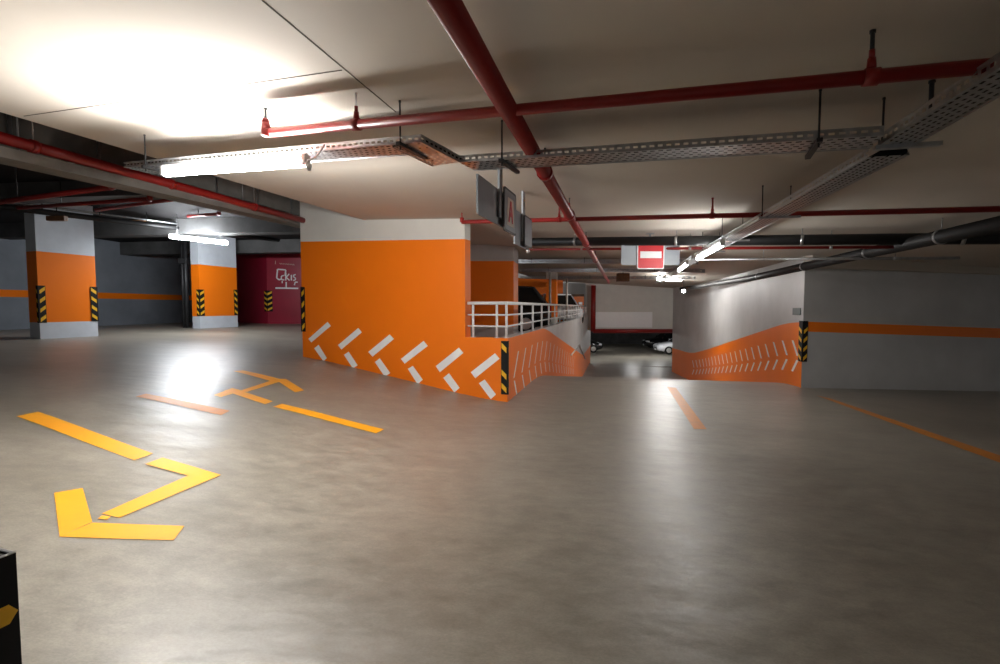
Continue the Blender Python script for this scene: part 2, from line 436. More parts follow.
# right side: curved ramp wall and the frontal wall
P4 = at(801, 388, 9.95); P4.z = base_z(tt(P4.x, P4.y))
def rr(a, z, off=0.0):
    p = Vector((P4.x, P4.y, 0)); d = DIR.copy()
    # straight, then bending to the left
    A0 = 10.5
    if a <= A0: p = p + DIR*a; nn = NRM
    else:
        R = 34.0; th = (a-A0)/R
        p = p + DIR*A0 - NRM*(R*(1-math.cos(th))) + DIR*(R*math.sin(th))
        nn = NRM*math.cos(th) + DIR*math.sin(th)
    p = p + nn*off; p.z = z; return p
RRL = 17.5
def build_ramp_wall_right():
    m = MB(); n = 70; th = .25
    top4 = at(803, 268, 9.95).z
    def info(a):
        p = rr(a, 0); d = drop(p.y)
        return base_z(3.8)-d-.2, base_z(3.76)+1.37-max(0, d), ceil_z(p.x, p.y)+.01
    for i in range(n):
        a, b = RRL*i/n, RRL*(i+1)/n
        (z0, l0, t0), (z1, l1, t1) = info(a), info(b)
        ao, bo = max(a, .14), max(b, .16)
        m.hexa([rr(a, z0), rr(ao, z0, th), rr(bo, z1, th), rr(b, z1)], [rr(a, l0), rr(ao, l0, th), rr(bo, l1, th), rr(b, l1)], 0)
        m.hexa([rr(a, l0), rr(ao, l0, th), rr(bo, l1, th), rr(b, l1)], [rr(a, t0), rr(ao, t0, th), rr(bo, t1, th), rr(b, t1)], 1)
    w = .125
    fz = base_z(3.76)
    for k in range(21):
        a = .18+.66*k
        d = drop(rr(a+.2, 0).y)
        nrm = (rr(a, 0)-rr(a, 0, 1)).normalized()
        for q in ([(a+.33, .97), (a+.33+w, .97), (a+w, .66), (a, .66)], [(a, .57), (a+w, .57), (a+.30+w, .29), (a+.30, .29)]):
            paint_quad(m, [rr(x, fz+z-d) for x, z in q], nrm, 2)
    struct(m.build('wall_ramp_right', ['orange', 'grey', 'mark'], origin=(0, 0, 0)), 'long grey ramp wall with orange band and white chevrons')
    # frontal wall to the right of the corner
    m = MB()
    Q = Vector((15.0, 10.45, 0))
    d = Vector((Q.x-P4.x, Q.y-P4.y, 0)); L = d.length; d.normalize(); nn = Vector((-d.y, d.x, 0))
    s0, s1 = at(803, 321.5, 9.95).z, at(803, 331.5, 9.95).z
    f0 = base_z(tt(P4.x, P4.y)); f1 = base_z(tt(Q.x, Q.y))
    N = 8
    def wp(s, z, off=0): 
        p = Vector((P4.x, P4.y, 0)) + d*(L*s) + nn*off; p.z = z; return p
    for i in range(N):
        a, b = i/N, (i+1)/N
        def lev(s):
            sh = -.035*L*s
            return [f0+(f1-f0)*s-.2, s1+sh, s0+sh, ceil_z(*wp(s, 0).xy)+.01]
        la, lb = lev(a), lev(b)
        for k, mi in ((0, 1), (1, 0), (2, 1)):
            m.hexa([wp(a, la[k]), wp(b, lb[k]), wp(b, lb[k], .25), wp(max(a, .03), la[k], .25)], [wp(a, la[k+1]), wp(b, lb[k+1]), wp(b, lb[k+1], .25), wp(max(a, .03), la[k+1], .25)], mi)
    struct(m.build('wall_right', ['orange', 'grey'], origin=(0, 0, 0)), 'grey wall with a thin orange stripe')
    # bulkhead over that wall
    m = MB()
    zt = at(803, 268, 9.95).z
    def bk(s, off, z): p = wp(s, z, off); return p
    a0, a1 = .0, 1.0
    z0, z1 = zt, zt-.03*L
    b = [wp(a0, z0, -.22), wp(a1, z1, -.22), wp(a1, z1, .05), wp(a0, z0, .05)]
    m.hexa(b, [Vector((p.x, p.y, ceil_z(p.x, p.y)+.01)) for p in b])
    struct(m.build('trim_3', 'ceil', origin=(0, 0, 0)), 'dark concrete bulkhead above the right wall')
    return wp
wright = build_ramp_wall_right()

# end of the passage: downstand wall, lower level shell
def build_far():
    Yd = 28.0
    zb, zt = at(630, 330, Yd).z, at(630, 284, Yd).z
    x0, x1 = at(586, 330, Yd).x, at(700, 330, Yd).x
    m = MB()
    zm1, zm2 = at(630, 327.5, Yd).z, at(630, 312, Yd).z
    xm = at(652, 320, Yd).x
    def bx(xa, xb, za, z_, mi, f=0):
        b = [(xa, Yd-f, za), (xb, Yd-f, za), (xb, Yd+.3, za), (xa, Yd+.3, za)]
        m.hexa(b, [(p[0], p[1], z_) for p in b], mi)
    bx(x0, x1, zb, zt+1.0, 0)
    bx(x0+.3, xm, zm1, zm2, 1, .06)
    bx(x0+.2, x1, zb, zm1-.03, 0, .12)
    struct(m.build('wall_far', ['white', 'mark'], origin=(0, 0, 0)), 'grey downstand wall over the lower level opening')
    # lower level shell
    m = MB(); zc = zb+.15
    b = [(-4, Yd+.3, zc), (24, Yd+.3, zc), (24, 52, zc), (-4, 52, zc)]
    m.hexa(b, [(p[0], p[1], zc+.2) for p in b])
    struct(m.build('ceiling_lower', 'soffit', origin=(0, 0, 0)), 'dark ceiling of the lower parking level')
    m = MB()
    m.hexa([(-4, 47, LOW-.1), (24, 47, LOW-.1), (24, 47.3, LOW-.1), (-4, 47.3, LOW-.1)], [(-4, 47, zc), (24, 47, zc), (24, 47.3, zc), (-4, 47.3, zc)])
    struct(m.build('wall_lower', 'soffit', origin=(0, 0, 0)), 'dark end wall of the lower parking level')
    # upper deck left of the ramp
    uz = CAMZ-.82
    m = MB()
    a = wall_pt(.3, uz, .21); b_ = rl(.6, uz, .19); c = rl(RL-.1, uz, .19)
    d = Vector((-.05*c.y, c.y, uz)); d.x = c.x-9.0; e = Vector((-3.6, 16, uz))
    pts = [a, b_, c, d]
    n = len(pts)
    m.hexa([Vector((p.x, p.y, uz-.25)) for p in pts], pts)
    struct(m.build('floor_upper', 'floor', origin=(0, 0, 0)), 'parking deck behind the railing')
    # deck back walls
    m = MB(); Y = 26.5
    def slab(xa, xb, y, za, zs, mi):
        b = [(xa, y, za), (xb, y, za), (xb, y+.25, za), (xa, y+.25, za)]
        m.hexa(b, [(p[0], p[1], zs) for p in b], mi)
    zo = at(540, 278, Y).z
    slab(-5, at(563, 290, Y).x, Y, uz-.05, zo, 0); slab(-5, at(563, 290, Y).x, Y, zo, ceil_z(2, Y)+.05, 1)
    slab(at(563, 290, Y).x, at(596, 290, 31).x, 31, uz-.05, ceil_z(5, 31)+.1, 1)
    struct(m.build('wall_upper', ['orange', 'grey'], origin=(0, 0, 0)), 'orange and grey back wall of the upper deck')
    return uz, zb, zt
UZ, DZB, DZT = build_far()

# left area: side wall, back wall, red lobby
def stripe_wall(name, a, b, label, top, mats, s=(.95, 1.16), th=.2):
    a, b = V3(a), V3(b); d = Vector((b.x-a.x, b.y-a.y, 0)).normalized(); n = Vector((-d.y, d.x, 0))
    m = MB()
    fa, fb = base_z(tt(a.x, a.y)), base_z(tt(b.x, b.y))
    def p(q, z, off=0): r = Vector((q.x, q.y, z)) + n*off; return r
    lv = [(fa-.1, fb-.1), (fa+s[0], fb+s[0]), (fa+s[1], fb+s[1]), (top, top)]
    for k, mi in ((0, 1), (1, 0), (2, 1)):
        m.hexa([p(a, lv[k][0]), p(b, lv[k][1]), p(b, lv[k][1], th), p(a, lv[k][0], th)], [p(a, lv[k+1][0]), p(b, lv[k+1][1]), p(b, lv[k+1][1], th), p(a, lv[k+1][0], th)], mi)
    return struct(m.build(name, mats, origin=(0, 0, 0)), label)
LZ = CAMZ+2.35
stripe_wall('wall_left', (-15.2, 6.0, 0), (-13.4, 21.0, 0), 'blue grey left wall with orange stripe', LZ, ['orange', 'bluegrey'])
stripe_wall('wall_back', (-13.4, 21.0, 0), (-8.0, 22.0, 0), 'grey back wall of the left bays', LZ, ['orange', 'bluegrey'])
def build_maroon():
    m = MB()
    a = Vector((at(240, 323, 21).x-.3, 20.9, 0)); c = Vector((at(268, 323, 19.4).x, 19.4, 0)); e = Vector((at(330, 323, 19.6).x, 19.6, 0))
    zt = at(270, 250, 19.4).z
    f = base_z(-14)-.05
    def P(p, z): return Vector((p.x, p.y, z))
    back = Vector((0, .3, 0))
    for s, t in ((a, c), (c, e)):
        b = [P(s, f), P(t, f), P(t, f)+back, P(s, f)+back]
        m.hexa(b, [Vector((p.x, p.y, zt)) for p in b], 0)
        b = [Vector((p.x, p.y, zt)) for p in b]
        m.hexa(b, [Vector((p.x, p.y, LZ)) for p in b], 1)
    struct(m.build('wall_lobby', ['maroon', 'soffit'], origin=(0, 0, 0)), 'maroon lobby wall with the exit lettering')
    return a, c, e
LA, LC, LE = build_maroon()

# ================================================================= PILLARS
def pillar(name, label, corner, u, w, lu, lw, z0, zb, zo, zt, white, offwhite):
    """corner facing the camera; u, w unit directions of the two visible faces"""
    c = V3(corner); m = MB()
    def ring(z): 
        pts = [c, c+u*lu, c+u*lu+w*lw, c+w*lw]
        return [Vector((p.x, p.y, z)) for p in pts]
    area = u.x*w.y-u.y*w.x
    def rg(z): r = ring(z); return r if area > 0 else r[::-1]
    lv = [(z0-.08, 1), (zb, 0), (zo, 1), (zt, 1)]
    for k in range(3):
        m.hexa(rg(lv[k][0]), rg(lv[k+1][0]), lv[k][1])
    o = m.build(name, ['orange', white])
    return tag(o, label, 'pillar')
def unit(x, y): return Vector((x, y, 0)).normalized()
U1 = unit(.316, .949); W1 = unit(-.949, .316)
C1 = at(40.5, 338, 10.3); f1 = base_z(tt(C1.x, C1.y))
pillar('pillar', 'large rectangular pillar at the far left, orange between white base and white top', C1, U1, W1, 1.12, .34, f1, at(40, 322.5, 10.3).z, at(38, 251, 10.3).z, LZ, 'offwhite', 0)
U2 = unit(.30, .954); W2 = unit(-.954, .30)
C2 = at(200.5, 328, 15.2); f2 = base_z(tt(C2.x, C2.y))
pillar('pillar', 'second orange pillar under the lit tube, in front of the maroon wall', C2, U2, W2, 1.45, .32, f2, at(200, 316.3, 15.2).z, at(200, 264.3, 15.2).z, LZ, 'offwhite', 0)
U3 = unit(.97, -.03); W3 = unit(0.1, 1)
C3 = at(468, 340, 11.4)
ppx = at(513.5, 340, 11.4).x - C3.x
pillar('pillar', 'shaded orange pillar behind the railing on the parking deck', C3, unit(1, 0), unit(.16, 1), ppx, .9, UZ+.08, at(490, 327, 11.4).z, at(490, 261, 11.4).z, ceil_z(0, 11.4)+.02, 'grey', 0)
C5 = at(546, 300, 20.0)
pillar('pillar', 'distant narrow orange pillar beyond the parked cars', C5, unit(1, 0), unit(.24, 1), at(556, 300, 20).x-C5.x, .6, UZ+.08, UZ+.4, at(550, 279, 20).z, ceil_z(2, 20)+.02, 'white', 0)

# =========================================================== CORNER GUARDS
def guard(label, corner, da, db, z0, h, w=.11, stripes=(0, 1, 2, 3), na=None, nb=None, wb=None, top_blank=0.0):
    c = V3(corner); m = MB(); t = .014
    na = na or -(db - da*db.dot(da)).normalized(); nb = nb or -(da - db*da.dot(db)).normalized()
    for d, n, ww in ((da, na, w), (db, nb, wb or w)):
        e = .002
        q = [c+n*e-0*d, c+d*ww+n*e, c+d*ww+n*(t+e), c+n*(t+e)]
        q[3] = c + (na+nb)/(1+na.dot(nb))*(t+e) if abs(na.dot(nb)) < .95 else q[3]
        q[0] = c + (na+nb)/(1+na.dot(nb))*e
        if (q[1]-q[0]).cross(q[2]-q[1]).z < 0: q = q[::-1]
        m.hexa([Vector((p.x, p.y, z0)) for p in q], [Vector((p.x, p.y, z0+h)) for p in q], 0)
        hh = h*(1-top_blank)
        p_ = hh/4.0; rise = min(p_*.42, ww*.75)
        for k in stripes:
            zz = z0 + hh - (k+1)*p_ + p_*.10
            o = n*(t+e+.002)
            a, b = c+d*(.012)+o, c+d*(ww-.008)+o
            th = p_*.40
            m.face([Vector((a.x, a.y, zz)), Vector((b.x, b.y, zz+rise)), Vector((b.x, b.y, zz+rise+th)), Vector((a.x, a.y, zz+th))], 1)
    o = m.build('corner_guard', ['black', 'yellow'], origin=(c.x, c.y, z0))
    return tag(o, label, 'corner guard')
def hpx(px, ya, yb, Y): return at(px, yb, Y).z, at(px, ya, Y).z - at(px, yb, Y).z
z, h = hpx(40, 285.5, 323, 10.3)
guard('black and yellow guard on the left edge of the large far left pillar', C1, U1, W1, z, h, w=.12, wb=.05)
C1b = C1+U1*1.12
z, h = hpx(96, 287, 321, 11.35)
guard('black and yellow guard on the right edge of the large far left pillar', C1b, -U1, W1, z, h, w=.13, wb=.08)
z, h = hpx(200, 289.5, 316, 15.2)
guard('chevron guard on the front edge of the second pillar, below the lit tube', C2, U2, W2, z, h, w=.16, wb=.11)
C2b = C2+U2*1.45
z, h = hpx(239, 290, 315, 16.8)
guard('narrow guard on the right edge of the second pillar, beside the maroon wall', C2b, -U2, W2, z, h, w=.14, wb=.08)
z, h = hpx(268, 290.5, 311.5, 19.35)
d1 = (LE-LC).normalized(); d2 = (LA-LC).normalized()
guard('faint chevron guard on the corner of the maroon wall', LC, d1, d2, z, h, w=.2)
z, h = hpx(303, 287, 331.5, 9.27)
guard('striped guard at the left end of the big orange wall', Vector((P2.x, P2.y, 0)), WD, WN, z, h, w=.085)
z, h = hpx(503, 341, 394.5, 7.56)
guard('worn striped guard on the orange parapet corner below the railing', Vector((P3.x, P3.y, 0)), -WD, DIR, z, h, w=.105, stripes=(0, 2, 3), wb=.03)
z, h = hpx(801, 321, 362, 9.9)
dw = Vector((15.0-P4.x, 10.45-P4.y, 0)).normalized()
guard('chevron guard on the corner between the ramp wall and grey right wall', Vector((P4.x, P4.y, 0)), dw, DIR, z, h, w=.10, wb=.18, top_blank=.12)

# foreground post with its guard
def front_post():
    c = at(16, 552.5, 1.72); zt = c.z; f = base_z(tt(c.x, c.y))
    e1, e2 = unit(-.3, -.954), unit(-.954, .3); n1 = -e2
    def P(a, b, z): q = Vector((c.x, c.y, 0)) + e1*a + e2*b; q.z = z; return q
    r = thing('kerb_post', 'black guarded concrete post cut by the left frame edge in the foreground', 'post', (c.x, c.y, f))
    def blk(m, a0, a1, b0, b1, z0, z1, mi=0):
        q = [P(a0, b0, z0), P(a0, b1, z0), P(a1, b1, z0), P(a1, b0, z0)]
        if (q[1]-q[0]).cross(q[2]-q[1]).z < 0: q = q[::-1]
        m.hexa(q, [Vector((p.x, p.y, z1)) for p in q], mi)
    m = MB(); blk(m, .014, .40, .014, .24, f-.02, zt-.004); m.build('post_body', ['soffit'], r)
    m = MB(); blk(m, 0, .40, 0, .013, f-.01, zt); blk(m, 0, .013, .013, .24, f-.01, zt)
    for dz in (-.215, -.53):
        def Q(a, z): return P(a, -.003, zt+dz+z)
        m.face([Q(a, z) for a, z in ((.13, .036), (.03, .036), (.004, 0), (.03, -.036), (.13, -.036), (.10, 0))], 1)
        def Q2(b, z): return P(-.003, b, zt+dz+z)
        m.face([Q2(a, z) for a, z in ((.13, .036), (.03, .036), (.004, 0), (.03, -.036), (.13, -.036), (.10, 0))], 1)
    m.build('guard_sleeve', ['black', 'yellow'], r)
    m = MB(); blk(m, 0, .40, 0, .012, zt+.0005, zt+.004); blk(m, 0, .012, .013, .24, zt+.0005, zt+.004); m.build('metal_edge', 'steel', r)
front_post()

# ================================================================ RAILING
def railing():
    zt = at(505, 303, 7.56).z; zb = LOWTOP
    o_ = .09
    A = onwall(465.5, 320); A = Vector((A.x, A.y, 0)) + WN*o_
    B = Vector((P3.x, P3.y, 0)) + WN*o_*.9 - NRM*.06
    C = rl(RL-.3, 0, .08)
    r = thing('railing', 'white three-bar metal railing along the parapet above the ramp', 'railing', (B.x, B.y, zb))
    def Z(p, z): return Vector((p.x, p.y, z))
    def run(z, rad, name):
        m = MB(); m.tube([Z(A, z), Z(B, z)], rad, 10); m.tube([Z(B, z), Z(C, z)], rad, 10); m.build(name, 'rail', r)
    run(zt, .028, 'handrail'); run(zb+(zt-zb)*.66, .015, 'middle_rail'); run(zb+(zt-zb)*.33, .015, 'middle_rail')
    pts = [lerp(A, B, .14), lerp(A, B, .77), lerp(B, C, .002)]
    L = (C-B).length
    k = 1.30
    while k < L: pts.append(lerp(B, C, k/L)); k += 1.22
    for p in pts:
        m = MB(); m.tube([Z(p, zb-.01), Z(p, zt-.01)], .021, 10)
        m.tube([Z(p, zb-.002), Z(p, zb+.008)], .045, 10)
        m.build('post', 'rail', r)
railing()

# ================================================================= CEILING SERVICES
def rod(p, parent, r=.006, material='dark', name='hanger_rod', extra=0.0, foot=True, ztop=None):
    zc = ceil_z(p.x, p.y) if ztop is None else ztop
    m = MB(); m.tube([Vector((p.x, p.y, p.z-extra)), Vector((p.x, p.y, zc+.002))], r, 8)
    if foot: m.tube([Vector((p.x, p.y, zc-.012)), Vector((p.x, p.y, zc+.001))], r*1.4, 10)
    return m.build(name, material, parent)
def clamp(p, d, R, parent):
    m = MB(); m.tube([p-d*.028, p+d*.028], R*1.22, 14)
    m.tube([p+Vector((0, 0, R)), p+Vector((0, 0, R+.05))], [.02, .016], 10)
    m.tube([p+Vector((0, 0, R+.05)), p+Vector((0, 0, R+.085))], [.012, .012], 8)
    return m.build('pipe_clamp', 'pipe', parent)
# main sprinkler pipe along the passage
def pipes():
    p = ceil_pt(508, 109, .2); D2 = unit(.256, 1); a = p - D2*6; b = p + D2*20
    a.z = ceil_z(a.x, a.y)-.2; b.z = ceil_z(b.x, b.y)-.2
    r = thing('sprinkler_pipe', 'thick red main sprinkler pipe running away along the ceiling', 'pipe', p, 'red ceiling pipes')
    m = MB(); m.tube([a, b], .055, 20); m.build('pipe_run', 'pipe', r)
    for s in (.42, 2.3, 5.0, 8.0):
        q = p+D2*(s+.9); q.z = ceil_z(q.x, q.y)-.2
        clamp(q, D2, .055, r); rod(q+Vector((0, 0, .13)), r)
    # first cross branch
    a, b = ceil_pt(266, 133, .2), ceil_pt(990, 66, .2); d = (b-a).normalized()
    r = thing('sprinkler_pipe', 'nearest red branch pipe crossing the ceiling with two sprinkler heads', 'pipe', (a+b)/2, 'red ceiling pipes')
    m = MB(); m.tube([a, b], .031, 16); m.build('pipe_run', 'pipe', r)
    q = a; m = MB()
    m.tube([q+d*.05, q, q+Vector((0, 0, .05)), q+Vector((0, 0, .075))], [.034, .034, .031, .025], 12)
    m.tube([q+Vector((0, 0, .07)), q+Vector((0, 0, .10))], [.028, .02], 12); m.build('pipe_elbow', 'pipe', r)
    m = MB(); m.tube([q+Vector((0, 0, .09)), q+Vector((0, 0, .17))], [.011, .009], 8); m.tube([q+Vector((0, 0, .165)), q+Vector((0, 0, .172))], .016, 10); m.build('sprinkler_head', 'dark', r)
    for px, py in ((358, 125.5), (871, 77)):
        q = ceil_pt(px, py, .2); s = (q-a).dot(d); q = a+d*s
        clamp(q, d, .031, r); rod(q+Vector((0, 0, .11)), r, .009 if px > 500 else .005, 'dark' if px > 500 else 'steel')
    # second branch
    a, b = ceil_pt(462, 222, .2), ceil_pt(1040, 208, .2); d = (b-a).normalized()
    r = thing('sprinkler_pipe', 'second red branch pipe crossing the ceiling behind the no entry sign', 'pipe', (a+b)/2, 'red ceiling pipes')
    m = MB(); m.tube([a, b], .028, 14); m.build('pipe_run', 'pipe', r)
    m = MB(); m.tube([a, a+Vector((0, 0, .06))], .032, 10); m.tube([a+Vector((0, 0, .05)), a+Vector((0, 0, .13))], .009, 8); m.build('sprinkler_head', 'pipe', r)
    for px, py in ((712, 215), (560, 220)):
        q = ceil_pt(px, py, .2); s = (q-a).dot(d); q = a+d*s
        clamp(q, d, .028, r); rod(q+Vector((0, 0, .1)), r, .01, 'pipe')
    # far cross pipes under the slab
    def cross(xa, ya, xb, yb, dr, R, label, m_, name='drain_pipe', cl=4):
        a, b = ceil_pt(xa, ya, dr), ceil_pt(xb, yb, dr); d = (b-a).normalized()
        r = thing(name, label, 'pipe', (a+b)/2, 'dark pipes under the slab' if m_ != 'pipe' else 'red ceiling pipes')
        m = MB(); m.tube([a, b], R, 16); m.build('pipe_run', m_, r)
        for k in range(cl):
            q = lerp(a, b, (k+.6)/cl)
            m = MB(); m.tube([q-d*.02, q+d*.02], R*1.12, 14); m.build('pipe_band', 'galv', r)
            rod(q+Vector((0, 0, R)), r, .006, 'galv')
    cross(524, 242, 1040, 238, .16, .075, 'black pipe crossing behind the no entry sign, above a thin red pipe', 'blackpipe')
    cross(528, 249.5, 900, 247, .24, .022, 'thin red pipe crossing under the black pipe behind the no entry sign', 'pipe', 'sprinkler_pipe', 3)
    cross(700, 259.5, 960, 258, .30, .022, 'slim pale conduit crossing from the lamp to the right wall', 'galv', 'conduit', 2)
    # pipe hugging the right wall
    p = ceil_pt(1000, 224, .22); a = p-DIR*2.5; b = p+DIR*9.5; c = p+DIR*17.5
    for q in (a, b, c): q.z = ceil_z(q.x, q.y)-.22
    c -= NRM*.9
    r = thing('drain_pipe', 'long black drain pipe slanting down beside the right ramp wall', 'pipe', p, 'dark pipes under the slab')
    m = MB(); m.tube([a, b, c], .082, 18); m.build('pipe_run', 'blackpipe', r)
    o = NRM*.17
    m = MB(); m.tube([a+o+Vector((0, 0, -.02)), b+o+Vector((0, 0, -.02))], .03, 12); m.build('pipe_branch', 'dark', r)
    for s in (.9, 2.6, 5.2, 8.5):
        q = p+DIR*s
        m = MB(); m.tube([q-DIR*.02, q+DIR*.02], .090, 14); m.tube([q+Vector((.0, -.0, -.085)), q+Vector((0, 0, -.06))], .02, 8); m.build('pipe_band', 'galv', r)
        rod(q+Vector((0, 0, .07)), r, .006, 'galv')
    # red riser and header pipe at the end of the passage
    z0 = at(593, 331, 27.3).z; zt = at(593, 285, 27.3).z
    x0 = at(593, 331, 27.3).x; x1 = at(676, 331, 27.3).x
    r = thing('fire_main', 'dark red fire main dropping down and across below the far grey wall', 'pipe', (x0, 27.3, z0))
    m = MB(); m.tube([(x0, 27.3, zt-.02), (x0, 27.3, z0-.02)], .14, 14); m.build('riser', 'pipe', r)
    m = MB(); m.tube([(x0, 27.3, z0), (x1, 27.3, z0)], .12, 14); m.build('header', 'pipe', r)
pipes()

def tray(name, label, a, b, width, hgt, parent=None, pitch=.05, side=None, mat_='galv', group='galvanised cable trays'):
    """perforated channel; a-b is the near bottom edge, side points to the other edge"""
    a, b = V3(a), V3(b); d = b-a; L = d.length; d.normalize()
    n = max(2, int(L/pitch)); st = L/n
    m = MB(); up = Vector((0, 0, 1)); sd = side.normalized()
    def strip(o, v, rows, hole, stagger):
        for i in range(n):
            for s0, s1, part in ((0, .58, 0), (.58, 1, 1)):
                q0, q1 = a+d*(st*(i+s0)), a+d*(st*(i+s1))
                for k in range(len(rows)-1):
                    if k in hole and part == (0 if (not stagger or (hole.index(k) % 2 == 0)) else 1) : continue
                    m.face([q0+o+v*rows[k], q1+o+v*rows[k], q1+o+v*rows[k+1], q0+o+v*rows[k+1]])
    strip(Vector((0, 0, 0)), up*hgt, [0, .36, .66, 1], [1], False)
    strip(sd*width, up*hgt, [0, .36, .66, 1], [1], False)
    strip(Vector((0, 0, 0)), sd*width, [0, .1, .17, .30, .37, .47, .53, .63, .70, .83, .90, 1], [1, 3, 5, 7, 9], True)
    # rolled lips
    for o in (Vector((0, 0, hgt)), sd*width+Vector((0, 0, hgt)), Vector((0, 0, 0)), sd*width):
        m.bar(a+o, b+o, .006, .006)
    return m
def trays():
    DR = .27
    T = [ceil_pt(x, y, DR) for x, y in ((124, 167.5), (421, 141.8), (459.5, 162.0), (884, 134.8))]
    w, hg = .24, .045
    d01 = (T[1]-T[0]).normalized(); s01 = Vector((-d01.y, d01.x, 0)); s01 = s01 if s01.y > 0 else -s01
    d23 = (T[3]-T[2]).normalized(); s23 = Vector((-d23.y, d23.x, 0)); s23 = s23 if s23.y > 0 else -s23
    r = thing('cable_tray', 'galvanised tray crossing the ceiling with a kink, tube light under its left end', 'cable tray', T[1], 'galvanised cable trays')
    def cables(lab, segs, ww):  # black tubes added so that the tray slots look dark
        m = MB()
        for k in range(6):
            o = .075 + (ww-.10)*k/5
            m.tube([p+sv*o+Vector((0, 0, .021)) for p, sv in segs], .0185, 8)
        tag(m.build('added_tray_cables', 'black'), lab, 'cables', 'cables added to darken the tray slots')
    def add(a, b, s, nm, ww=w): tray(nm, '', a, b, ww, hg, side=s).build(nm, 'galv', r)
    add(T[0], T[1], s01, 'tray_section')
    d12 = (T[2]-T[1]).normalized(); s12 = Vector((-d12.y, d12.x, 0)); s12 = s12 if s12.x < 0 or s12.y > 0 else -s12
    s12 = Vector((d12.y, -d12.x, 0)); s12 = -s12 if s12.x > 0 else s12
    far_s = -Vector((d12.y, -d12.x, 0))
    fs = far_s if far_s.y > 0 else -far_s
    add(T[1], T[2], fs, 'tray_section')
    add(T[2], T[3], s23, 'tray_section')
    cables('black cables added to darken the slots of the kinked crosswise tray', [(T[0], s01), (T[1], s01), (T[2], s23), (T[3], s23)], w)
    def hang(px, py, parent, seg, s, ext=.0):
        q = ceil_pt(px, py, DR)
        m = MB(); m.bar(q-s*.05+Vector((0, 0, -.016)), q+s*(w+.06)+Vector((0, 0, -.016)), .03, .022); m.build('support_bracket', 'dark', parent)
        rod(q-s*.02+Vector((0, 0, -.02)), parent, .006, 'dark', extra=.03)
    hang(402, 143.0, r, 0, s01); hang(503, 159.5, r, 0, s23); hang(818, 139.5, r, 0, s23); hang(148, 166, r, 0, s01)
    # tray along the passage
    a = ceil_pt(1000, 67, .27); b = ceil_pt(878, 146, .27); d = (b-a).normalized()
    a = a-d*1.8; s = Vector((d.y, -d.x, 0)); s = s if s.x > 0 else -s
    r = thing('cable_tray', 'galvanised tray running along the passage from the top right corner', 'cable tray', b, 'galvanised cable trays')
    tray('', '', a, b, .19, .055, side=s).build('tray_section', 'galv', r)
    a2 = ceil_pt(868, 157, .30); b2 = ceil_pt(694, 256.5, .30); d2 = (b2-a2).normalized(); s2 = Vector((d2.y, -d2.x, 0)); s2 = s2 if s2.x > 0 else -s2
    tray('', '', a2, b2, .21, .05, side=s2).build('tray_section', 'galv', r)
    cables('black cables added to darken the slots of the tray at the top right corner', [(a, s), (b, s)], .19); cables('black cables added to darken the slots of the tray along the passage', [(a2, s2), (b2, s2)], .21)
    m = MB(); m.bar(b+Vector((-.02, .0, -.012)), b+s*.30+Vector((0, 0, -.012)), .035, .022); m.build('support_bracket', 'galv', r)
    rod(b+s*.02+Vector((0, 0, -.012)), r)
    q = ceil_pt(931, 104, .12); rod(q, r, .011, 'dark', extra=.12)
    for k in (.33, .62, .85):
        q = lerp(a2, b2, k)
        m = MB(); m.bar(q-s2*.05+Vector((0, 0, -.016)), q+s2*.32+Vector((0, 0, -.016)), .03, .02); m.build('support_bracket', 'galv', r)
        rod(q-s2*.02, r, .005); rod(q+s2*.23, r, .005)
    # far continuation of it
    b3 = b2+DIR*9; b3.z = ceil_z(b3.x, b3.y)-.34; a3 = b2+DIR*.3
    tray('', '', a3, b3, .2, .05, side=s2, pitch=.15).build('tray_section', 'galv', r)
    # far cross trays
    for i, (x0, x1, y, dr, lab) in enumerate(((500, 694, 263.5, .15, 'first far cable tray crossing the passage behind the no entry sign'),
                                       (520, 700, 272, .15, 'second far cable tray crossing the passage, above the round lamp'),
                                       (520, 690, 279, .15, 'farthest cable tray crossing just above the far grey wall'))):
        a, b = ceil_pt(x0, y-.5, dr), ceil_pt(x1, y, dr); d = (b-a).normalized(); s = Vector((-d.y, d.x, 0)); s = s if s.y > 0 else -s
        r = thing('cable_tray', lab, 'cable tray', (a+b)/2, 'galvanised cable trays')
        tray('', '', a, b, .35, .10, side=s, pitch=.2).build('tray_section', 'galv', r)
        for k in (.2, .5, .8): rod(lerp(a, b, k), r, .008)
trays()

# ================================================================== LIGHTS
def lamp(label, a, b, R=.024, m_='tube', up=.05, ztop=None, hangers=True, name='fluorescent_light'):
    a, b = V3(a), V3(b); d = (b-a).normalized(); L = (b-a).length
    u = Vector((0, 0, 1))
    r = thing(name, label, 'light', (a+b)/2, 'fluorescent tube lights')
    m = MB(); m.bar(a-d*.03+u*up, b+d*.03+u*up, .026, .034); m.build('lamp_housing', 'lampbody', r)
    m = MB(); m.tube([a, b], R, 14); m.build('tube', m_, r)
    for p, s in ((a, -1), (b, 1)):
        m = MB(); m.box(p+d*s*.018+u*(up*.4), d*.016, d.cross(u)*.028, u*(up*.55+.012)); m.build('end_cap', 'lampbody', r)
    if hangers:
        for k in (.12, .88):
            q = lerp(a, b, k)+u*(up+.015)
            rod(q, r, .004, 'galv', foot=False, ztop=ztop)
    return r
o = Vector((0, .10, 0))
A = ceil_pt(166, 173.5, .39); B = ceil_pt(304, 163.5, .39)

